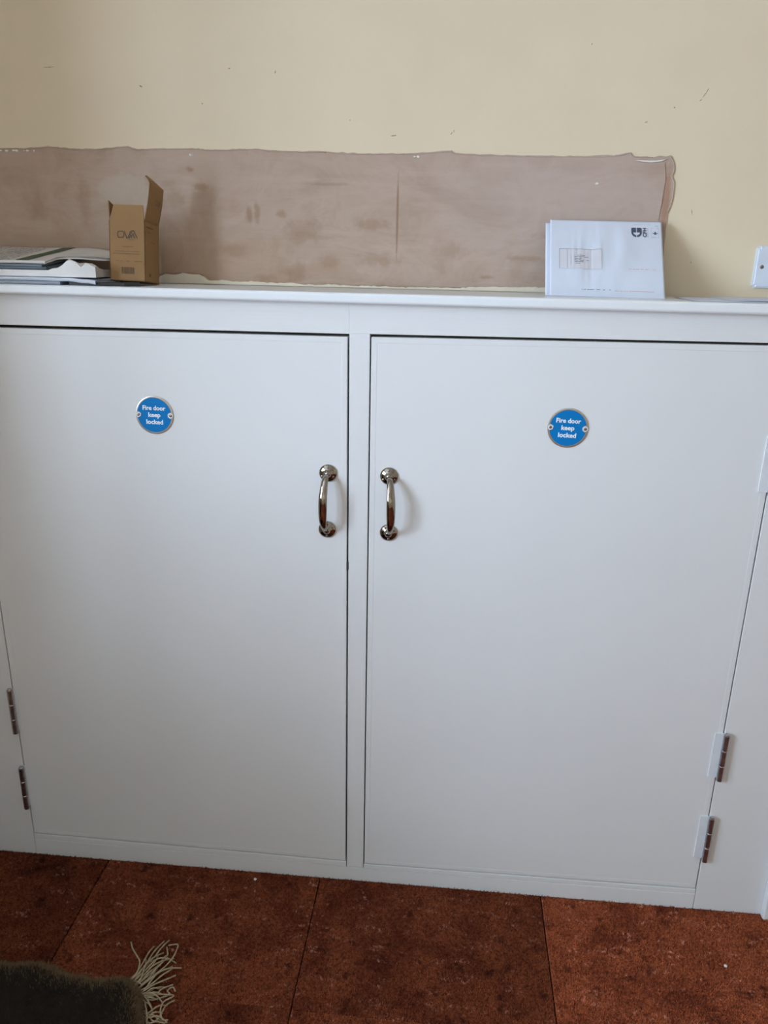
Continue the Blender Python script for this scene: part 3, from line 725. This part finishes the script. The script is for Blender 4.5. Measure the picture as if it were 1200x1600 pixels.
# 5 wrapped printed magazine on top, sloping up to the wall; its loose wrapper runs on behind the bunched bag
def f5(u, v):
    xe = -.742+.080*sstep(.28, .62, v)
    x = X0+u*(xe-X0); y = -.006+v*.160
    b = max(0, (x+.755)/.09)
    z = zS+.0396+.0255*v-.0090*b*b+abs(noise.noise((u*30, v*6, 4)))*.006*min(1, b)+.0010*math.sin(u*9)
    return (x, y, z)
mag = tag(grid_thing('wrapped_magazine', f5, 70, 18, M_POLY, .0042), 'clear wrapped printed magazine with a dark green stripe on top of the stack', 'magazine', 'post stacked at the left end of the shelf')
def on_mag(x, v, dz=.0005):
    xe = -.742+.080*sstep(.28, .62, v); p = Vector(f5((x-X0)/(xe-X0), v)); p.z += dz; return p
def mag_strip(x0, x1, v0, v1, n=4, dx=0.0):
    V = []; F = []
    for k in range(n+1):
        v = v0+(v1-v0)*k/n
        V += [on_mag(x0+dx*(v-v0), v), on_mag(x1+dx*(v-v0), v)]
    for k in range(n): F.append((2*k, 2*k+1, 2*k+3, 2*k+2))
    return V, F
mb = MB(); mb.add(mag_strip(-.802, -.776, .04, .97, 12, .022)); o = mb.build('green_stripe', M_GREEN, mag); o['label'] = 'dark green printed stripe'
mb = MB(); r2 = random.Random(8)
for ln_ in range(34):                       # lines of print seen along their length
    x = -1.02+ln_*.0062+r2.uniform(-.0008, .0008); v = .05+r2.uniform(0, .03)
    if r2.random() < .12: continue
    while v < .93:
        L = r2.uniform(.03, .14)
        mb.add(mag_strip(x, x+r2.choice((.0012, .0016, .0024)), v, min(.95, v+L), 2, .022)); v += L+r2.uniform(.02, .07)
o = mb.build('printed_text', M_INK_PRINT, mag); o['kind'] = 'stuff'

# --- envelopes leaning on the wall at the right
LEAN = math.asin((.160-.060)/.166)
def leaning(name, x0, width, hgt, y0, rot, label, off=0.0, nxs=60, amp=.0014, sd=0):
    root = tag(empty(name, (x0, y0, ST(x0+width/2)+.0003)), label, 'envelope', 'envelopes leaning on the wall')
    root.rotation_euler = Matrix.Rotation(rot, 3, 'Y').to_euler(); 
    root.rotation_mode = 'XYZ'
    R = Matrix.Rotation(rot, 4, 'Y') @ Matrix.Rotation(-LEAN, 4, 'X'); root.rotation_euler = R.to_euler()
    nu, nv = nxs, 48; V = []; F = []
    def pt(u, v):
        e = math.sin(math.pi*u)*math.sin(math.pi*v)
        crease = math.exp(-((u-.30)/.22)**2)*abs(noise.noise((u*24+sd, v*2.0, sd+.5)))*.8      # puckers above and below the window
        return Vector((u*width, -.0016-.0022*e+amp*(noise.noise((u*7+sd, v*2.2, sd))*1.3+crease)*e, v*hgt))
    for j in range(nv+1):
        for i in range(nu+1): V.append(pt(i/nu, j/nv))
    n = len(V); w = nu+1
    for j in range(nv+1):
        for i in range(nu+1): V.append(Vector((i/nu*width, .0, j/nv*hgt)))
    for j in range(nv):
        for i in range(nu):
            F.append((j*w+i, j*w+i+1, (j+1)*w+i+1, (j+1)*w+i)); F.append((n+j*w+i, n+(j+1)*w+i, n+(j+1)*w+i+1, n+j*w+i+1))
    for i in range(nu): F.append((i, n+i, n+i+1, i+1)); k = nv*w; F.append((k+i, k+i+1, n+k+i+1, n+k+i))
    for j in range(nv): F.append((j*w, (j+1)*w, n+(j+1)*w, n+j*w)); F.append((j*w+nu, n+j*w+nu, n+(j+1)*w+nu, (j+1)*w+nu))
    body = mesh_obj('paper', V, F, M_PAPER, root, True)
    return root, body, pt
EW, EH = .2035, .1660
rootb, _, _ = leaning('envelope', .1605, .1960, .1585, .064, .004, 'white envelope standing behind the printed envelope, showing at its left', sd=3)
roote, ebody, ept = leaning('envelope', .1680, EW, EH, .0585, .006, 'white printed window envelope leaning on the wall, in front', sd=1, amp=.0032)
def on_env(x, z, d=.0003):
    p = ept(min(1, max(0, x/EW)), min(1, max(0, z/EH))); return Vector((x, p.y-d, z))
def env_part(name, polys, mat, label=None, d=.0003):
    """polys: lists of (x,z); draped on the paper front."""
    V = []; F = []
    for P_ in polys:
        if len(P_) == 4 and P_[0][1] == P_[1][1] and P_[2][1] == P_[3][1] and P_[0][0] == P_[3][0]:
            (x0, z0), (x1, z1) = P_[0], P_[2]; nx = max(1, int(abs(x1-x0)/.0035)); nz_ = max(1, int(abs(z1-z0)/.0035)); o = len(V)
            for j in range(nz_+1):
                for i in range(nx+1): V.append(on_env(x0+(x1-x0)*i/nx, z0+(z1-z0)*j/nz_, d))
            for j in range(nz_):
                for i in range(nx): k = o+j*(nx+1)+i; F.append((k, k+1, k+nx+2, k+nx+1))
        else:
            o = len(V); V += [on_env(x, z, d) for x, z in P_]; F.append(tuple(range(o, o+len(P_))))
    ob = mesh_obj(name, V, F, mat, roote)
    if label: ob['label'] = label
    return ob
def rc(x0, x1, z0, z1): return [(x0, z0), (x1, z0), (x1, z1), (x0, z1)]
# address window with a recessed film, its frame line and the letter inside
env_part('address_window', [rc(.0172, .0926, .058, .101)], M_WINDOWFILM, 'clear address window', .0004)
for q_ in (rc(.0168, .0174, .058, .1012), rc(.0168, .0926, .1004, .1012)): env_part('window_edge', [q_], M_EDGE_GREY, None, .0006)
for q_ in (rc(.0308, .0322, .058, .100), rc(.0926, .0932, .058, .100), rc(.0172, .0926, .0576, .0580)): env_part('window_edge', [q_], M_PAPER_GREY, None, .0006)
rr = random.Random(14)
def env_dashes(x0, x1, z, h, fill, wmin, wmax, vert=False):
    out = []; x = x0
    while x < x1:
        w = rr.uniform(wmin, wmax); e = min(x+w, x1)
        if rr.random() < fill: out.append(rc(z, z+h, x, e) if vert else rc(x, e, z, z+h))
        x = e+.0005
    return out
lines = []
for k, (a, b) in enumerate(((.044, .063), (.044, .069), (.044, .057), (.044, .071), (.044, .060), (.044, .054))): lines += env_dashes(a, b, .0862-k*.0036, .0010, .9, .0008, .003)
env_part('printed_address', lines, M_PAPER_INK, None, .0008)
env_part('printed_text', env_dashes(.064, .088, .0372, .0008, .9, .0008, .002, True), M_PAPER_GREY, None, .0008)
env_part('printed_text', env_dashes(.0566, .108, .0140, .0010, .62, .0008, .0032), M_PAPER_INK)
env_part('printed_text', env_dashes(.1156, .184, .0122, .0014, .92, .0006, .0014), M_PAPER_RED)
env_part('printed_text', env_dashes(.139, .190, .0590, .0016, .6, .0006, .0018), M_PAPER_RED)
env_part('printed_text', env_dashes(.1535, .186, .1585, .0007, .8, .0010, .003)+env_dashes(.188, .197, .1550, .0018, .9, .0008, .0015), M_PAPER_GREY)
# emblem of two facing comma shapes
def comma(s, cx, z1, w, h):
    P_ = []
    x_out, x_in = cx-s*w, cx-s*.0008
    top = z1; mid = z1-h*.50; bot = z1-h
    r_ = w*.28
    pts = [(x_in, top)]
    pts += [(x_out+s*r_*(1-math.sin(a)), top-r_*(1-math.cos(a))) for a in np.linspace(0, math.pi/2, 5)]
    outer = [(x_in-s*(w-.0008)*math.cos(a), mid-(h*.50)*math.sin(a)) for a in np.linspace(0, math.pi/2, 9)]
    inner = [(x_in-s*(w-.0008)*.62*math.cos(a), mid-(h*.50)*.58*math.sin(a)) for a in np.linspace(math.pi/2, 0, 9)]
    block = rc(min(x_in, x_out), max(x_in, x_out), mid, top-r_)
    P_.append(pts+[(x_out, top-r_), (x_in, top-r_)]); P_.append(block)
    for k in range(8): P_.append([outer[k], outer[k+1], inner[7-k], inner[8-k]])
    return P_
env_part('printed_emblem', comma(1, .1572, .1512, .0094, .0212), M_PAPER_INK, 'slate emblem of two facing comma shapes', .0006)
env_part('printed_emblem', comma(-1, .1572, .1512, .0094, .0212), M_PAPER_INK, None, .0006)
V, F = text_data('CFH', .0105, .0004, 0)
xs_ = [v.x for v in V]; ys_ = [v.y for v in V]; kx = .0208/(max(xs_)-min(xs_)); ky = .0072/(max(ys_)-min(ys_))
V = [on_env(.1718-(v.y-(max(ys_)+min(ys_))/2)*ky, .1406+(v.x-(max(xs_)+min(xs_))/2)*kx, .0006) for v in V]
mesh_obj('lettering', V, F, M_PAPER_INK, roote)['label'] = 'slate letters CFH printed sideways'
env_part('printed_text', env_dashes(.1305, .151, .1770, .0012, .95, .0008, .002, True), M_PAPER_GREY)
fr = [rc(.1840, .1844, .130, .151), rc(.1972, .1976, .130, .151)]+env_dashes(.184, .1976, .1502, .0012, .85, .0008, .002)+env_dashes(.184, .1976, .1300, .0014, .6, .0008, .002)
env_part('postage_mark', fr, M_PAPER_GREY)
env_part('postage_mark', [rc(.1862, .1958, .1390, .1404), rc(.1900, .1920, .1365, .1435), rc(.1885, .1935, .1378, .1392)], M_PAPER_INK)

# --- loose papers lying flat near the right end of the shelf
def flat_paper(x0, x1, y0, y1, z, label, curl):
    def fn(u, v):
        x = x0+u*(x1-x0); y = y0+v*(y1-y0)+.010*(1-v)*max(0, .25-u)*4
        return (x, y, z-.0020*(x-.5)+.0008+curl*(math.sin(u*5.5+.6)*.5+.5)*(1-v)*min(1, u*5)+.0010*v)
    return tag(grid_thing('paper_sheet', fn, 30, 8, M_PAPER, .0004), label, 'paper', 'loose papers at the right end of the shelf')
zR = ST(.5)
flat_paper(.402, .640, -.013, .125, zR+.0001, 'loose white sheet lying flat beside the leaning envelopes', .0003)
flat_paper(.470, .700, .006, .150, zR+.0012, 'upper loose white sheet lying below the wall switch', .0010)

# ------------------------------------------------------------------ electrical plate on the wall
pz0, pz1 = 1.3128, 1.3880
px0 = .5560; pw = .0800
sw = tag(empty('wall_switch', (px0+pw/2, WALL_Y, (pz0+pz1)/2)), 'white square electrical wall plate with a screw at its edge', 'switch')
bm = bmesh.new(); bm_box(bm, -pw/2, pw/2, -.0095, 0, -(pz1-pz0)/2, (pz1-pz0)/2)
bmesh.ops.bevel(bm, geom=[e for e in bm.edges if abs(e.verts[0].co.y-e.verts[1].co.y) > .005], offset=.004, segments=4, affect='EDGES')
bmesh.ops.bevel(bm, geom=[e for e in bm.edges if all(v.co.y < -.009 for v in e.verts)], offset=.0025, segments=3, affect='EDGES')
bm_obj('plate', bm, M_PLASTIC, sw)
for s in (-1, 1):
    mb = MB(); mb.add(lathe_data([(.0036, .0088), (.0036, .0098), (.0028, .0104), (.0001, .0105)], 20, center=(s*.0285, 0, 0)))
    mb.add(quad_box(s*.0285-.0026, s*.0285+.0026, -.0107, -.0100, -.0004, .0004), 1); mb.build('screw', [M_SCREW, M_INK], sw, True)
bm = bmesh.new(); bm_box(bm, -.009, .009, -.0135, -.008, -.014, .014); bevel_all(bm, .0015); bm_obj('rocker', bm, M_PLASTIC, sw)

# ------------------------------------------------------------------ shaggy rug with a fringe
RIM = [(-1.15,-.300),(-1.05,-.305),(-.93,-.312),(-0.8343,-0.3105),(-0.8069,-0.3154),(-0.7902,-0.3098),(-0.7496,-0.3064),(-0.7175,-0.3136),(-0.6882,-0.3239),(-0.6604,-0.3258),(-0.6303,-0.3300),(-0.6068,-0.3248),(-0.5677,-0.3216),(-0.5420,-0.3400),(-0.5250,-0.3640),(-0.5040,-0.4110),(-.485,-.46),(-.46,-.54),(-.44,-.62),(-.425,-.68),(-.428,-.75),(-.455,-.79),(-.52,-.81),(-.70,-.82),(-.92,-.815),(-1.15,-.82)]
rug = tag(empty('rug', (-.85, -.6, .002)), 'dark brown shaggy rug with a beige fringe on the carpet', 'rug')
rimp = [Vector((p.x, p.y, 0)) for p in smoothline([(a, b, 0) for a, b in RIM], 8)]
rim_np = np.array([(p.x, p.y) for p in rimp])
def rim_dist(X, Y):
    d = np.full(X.shape, 9.0)
    A = rim_np[:-1]; B = rim_np[1:]
    for a, b in zip(A, B):
        ab = b-a; t_ = np.clip(((X-a[0])*ab[0]+(Y-a[1])*ab[1])/(ab@ab), 0, 1)
        d = np.minimum(d, np.hypot(X-a[0]-t_*ab[0], Y-a[1]-t_*ab[1]))
    return d
HR = .034
def rug_h(d): 
    t_ = np.clip(d/.045, 0, 1); return HR*np.sqrt(np.clip(1-(1-t_)**2, 0, 1))
# body: rings running inwards from the rim
V = []; F = []; ins = [0, .0015, .004, .008, .014, .022, .032, .045, .08, .14]
nr = len(rimp)
cen = Vector((-.98, -.62, 0))
for k, w in enumerate(ins):
    for i, p in enumerate(rimp):
        tg = (rimp[min(i+1, nr-1)]-rimp[max(i-1, 0)]).normalized(); inn = Vector((tg.y, -tg.x, 0))
        q = p+inn*w*(1 if w < .05 else .9); q.z = float(rug_h(np.array(w)))+.004*noise.noise((p.x*14, p.y*14, w*20))*min(1, w/.02)
        V.append(q-Vector((-.85, -.6, 0)))
for k in range(len(ins)-1):
    for i in range(nr-1): F.append((k*nr+i, k*nr+i+1, (k+1)*nr+i+1, (k+1)*nr+i))
o0 = (len(ins)-1)*nr; base = len(V)
for p in ((-1.20, -.62), (-.60, -.62)): pass
F.append(tuple(range(o0, o0+nr)))
bmr = bmesh.new(); vv_ = [bmr.verts.new(v) for v in V]
for f in F:
    try: bmr.faces.new([vv_[i] for i in f])
    except ValueError: pass
bmesh.ops.triangulate(bmr, faces=[f for f in bmr.faces if len(f.verts) > 4])
bm_obj('rug_body', bmr, M_RUG, rug, True)
# pile: dark tufts inside, paler tufts at the bound edge with rim light in their colour
def inside(X, Y):
    poly = rim_np; c = np.zeros(X.shape, bool); n = len(poly)
    for i in range(n):
        a, b = poly[i], poly[(i+1) % n]
        cond = ((a[1] > Y) != (b[1] > Y)) & (X < (b[0]-a[0])*(Y-a[1])/(b[1]-a[1]+1e-12)+a[0]); c ^= cond
    return c
X = RNG.uniform(-1.15, -.42, 210000); Y = RNG.uniform(-.94, -.29, 210000)
k = inside(X, Y); X, Y = X[k], Y[k]; d = rim_dist(X, Y); Z = rug_h(d)-.002
e = 1e-3
nx = -(rug_h(rim_dist(X+e, Y))-rug_h(rim_dist(X-e, Y)))/(2*e); ny = -(rug_h(rim_dist(X, Y+e))-rug_h(rim_dist(X, Y-e)))/(2*e)
N_ = np.stack([np.clip(nx, -2.5, 2.5), np.clip(ny, -2.5, 2.5), np.ones_like(nx)], 1); N_ /= np.linalg.norm(N_, axis=1)[:, None]
edge = RNG.random(d.size) < np.exp(-np.clip(d-.016, 0, 1)/.011)
p = tuft_mesh('rug_pile', X[~edge]+.85, Y[~edge]+.6, Z[~edge], .013, .0013, .45, M_RUG, rug, N_[~edge]); p['kind'] = 'stuff'
p = tuft_mesh('rug_lit_edge_pile', X[edge]+.85, Y[edge]+.6, Z[edge], .014, .0013, .7, M_RUG_LIT_EDGE, rug, N_[edge]); p['kind'] = 'stuff'
# bound edge cords
for off, zz, rad, sd in ((.002, .013, .0028, 1), (.008, .021, .0022, 2)):
    ln = []
    for i, q in enumerate(rimp):
        if q.x < -1.13: continue
        tg = (rimp[min(i+1, nr-1)]-rimp[max(i-1, 0)]).normalized(); inn = Vector((tg.y, -tg.x, 0))
        w = q+inn*off; ln.append((w.x+.85, w.y+.6+.0015*noise.noise((i*.5, sd, 0)), zz+.002*noise.noise((i*.4, 0, sd))))
    V, F = tube_data(ln, [rad*(1+.25*math.sin(i*2.3)) for i in range(len(ln))], 7); mesh_obj('edge_cord', V, F, M_RUG_LIT_EDGE, rug, True)
# fringe strands
FR = [[(-0.6051,-0.2255),(-0.5934,-0.2451),(-0.5770,-0.2638),(-0.5648,-0.2785),(-0.5633,-0.2979),(-0.5687,-0.3180)],
[(-0.5287,-0.2129),(-0.5351,-0.2347),(-0.5418,-0.2640),(-0.5512,-0.2849),(-0.5654,-0.3176)],
[(-0.5545,-0.2305),(-0.5564,-0.2535),(-0.5593,-0.2818),(-0.5636,-0.3156)],
[(-0.5384,-0.2161),(-0.5477,-0.2484),(-0.5527,-0.2811),(-0.5589,-0.3189)],
[(-0.5280,-0.2298),(-0.5176,-0.2534),(-0.5216,-0.2619),(-0.5317,-0.2906),(-0.5482,-0.3252)],
[(-0.5260,-0.2253),(-0.5049,-0.2294),(-0.5004,-0.2474),(-0.5016,-0.2637),(-0.5132,-0.2847),(-0.5416,-0.3245)],
[(-0.4959,-0.2651),(-0.5134,-0.2650),(-0.5314,-0.2729),(-0.5449,-0.2920),(-0.5576,-0.3186)],
[(-0.5023,-0.2718),(-0.4985,-0.2871),(-0.5096,-0.3037),(-0.5257,-0.3242),(-0.5393,-0.3386)],
[(-0.4882,-0.2918),(-0.5004,-0.3103),(-0.5192,-0.3235),(-0.5344,-0.3420)],
[(-0.4860,-0.3125),(-0.5003,-0.3289),(-0.5111,-0.3447),(-0.5300,-0.3487)],
[(-0.4761,-0.3263),(-0.4834,-0.3197),(-0.4900,-0.3297),(-0.4836,-0.3381),(-0.5002,-0.3472),(-0.5155,-0.3506),(-0.5291,-0.3494)],
[(-0.4714,-0.3441),(-0.4824,-0.3596),(-0.4844,-0.3807),(-0.4888,-0.3948),(-0.5006,-0.3893),(-0.5080,-0.3658),(-0.5284,-0.3487)],
[(-0.5303,-0.3467),(-0.5191,-0.3670),(-0.5081,-0.3867),(-0.5012,-0.4062)],
[(-0.4701,-0.3844),(-0.4777,-0.3903),(-0.4857,-0.3774),(-0.4856,-0.3599),(-0.4743,-0.3408),(-0.5265,-0.3456)],
[(-0.5717,-0.3235),(-0.5578,-0.3202),(-0.5419,-0.3259)]]
rf = random.Random(5)
for k in range(24):      # further strands between those picked out above
    s0 = rf.random(); rx, ry = (-.566+.035*s0, -.318-.030*s0) if rf.random() < .7 else (-.532+.03*s0, -.348-.06*s0)
    ang = math.radians(rf.uniform(56, 82)-10*s0*rf.random()) if rx < -.535 else math.radians(rf.uniform(-35, 50)); L = rf.uniform(.05, .09) if rx < -.535 else rf.uniform(.025, .045)
    bend = rf.uniform(-.35, .35)
    FR.append([(rx+L*t_*math.cos(ang+bend*t_), ry+L*t_*math.sin(ang+bend*t_)) for t_ in (1, .75, .5, .25, 0)])
for s in FR:
    n = len(s); pk = rf.uniform(.006, .020)
    pts = [(x+.85, y+.6, .0045+pk*math.sin(math.pi*(i/(n-1)))*.8+(.010 if i == n-1 else 0)) for i, (x, y) in enumerate(s)]
    ln = smoothline(pts, 5); V, F = tube_data(ln, [.0015+.0002*math.sin(i*1.9) for i in range(len(ln))], 6)
    mesh_obj('fringe_strand', V, F, M_FRINGE, rug, True)

# tiny specks of lint on the carpet
for (x, y, lab) in ((-.395, -.028, 'tiny white speck of lint on carpet below the left cupboard door'), (.606, -.150, 'tiny white speck of lint on carpet near the right trim')):
    bm = bmesh.new(); bmesh.ops.create_icosphere(bm, subdivisions=2, radius=.0034)
    for v in bm.verts: v.co *= 1+.5*noise.noise(v.co*600+Vector((x*9, 0, 0))); v.co.z *= .6
    o = bm_obj('lint_speck', bm, M_LINT, None, True); o.location = (x, y, .0035); tag(o, lab, 'lint', 'lint specks on the carpet')

# ------------------------------------------------------------------ unseen chair added left of the view to shade the lower left
M_CHAIR = make_simple('charcoal_upholstery', srgb(74, 68, 64), .9, 0, .15, 90, .4, 300)
M_LEG = make_simple('dark_stained_wood', srgb(60, 40, 28), .5)
ch = tag(empty('shade_chair', (-1.29, -1.16, 0)), 'unseen charcoal upholstered high-back chair added to block window light', 'shade_chair')
def soft(name, x0, x1, y0, y1, z0, z1, b=.04, par=ch, mat=M_CHAIR):
    bm = bmesh.new(); bm_box(bm, x0, x1, y0, y1, z0, z1); bevel_all(bm, b, 5); return bm_obj(name, bm, mat, par, True)
soft('seat_base', -.23, .20, -.30, .18, .17, .34, .03); soft('seat_cushion', -.21, .18, -.32, .17, .34, .47, .05)
soft('backrest', -.28, .25, .17, .31, .17, CHAIR_TOP, .06)
soft('armrest', -.30, -.21, -.30, .20, .17, .62, .04); soft('armrest', .18, .27, -.30, .20, .17, .62, .04)
for sx in (-1, 1):
    for yy in (-.25, .24):
        V, F = tube_data([(sx*.22-.015, yy, .0), (sx*.22-.015, yy, .18)], [.016, .024], 12); mesh_obj('leg', V, F, M_LEG, ch, True)
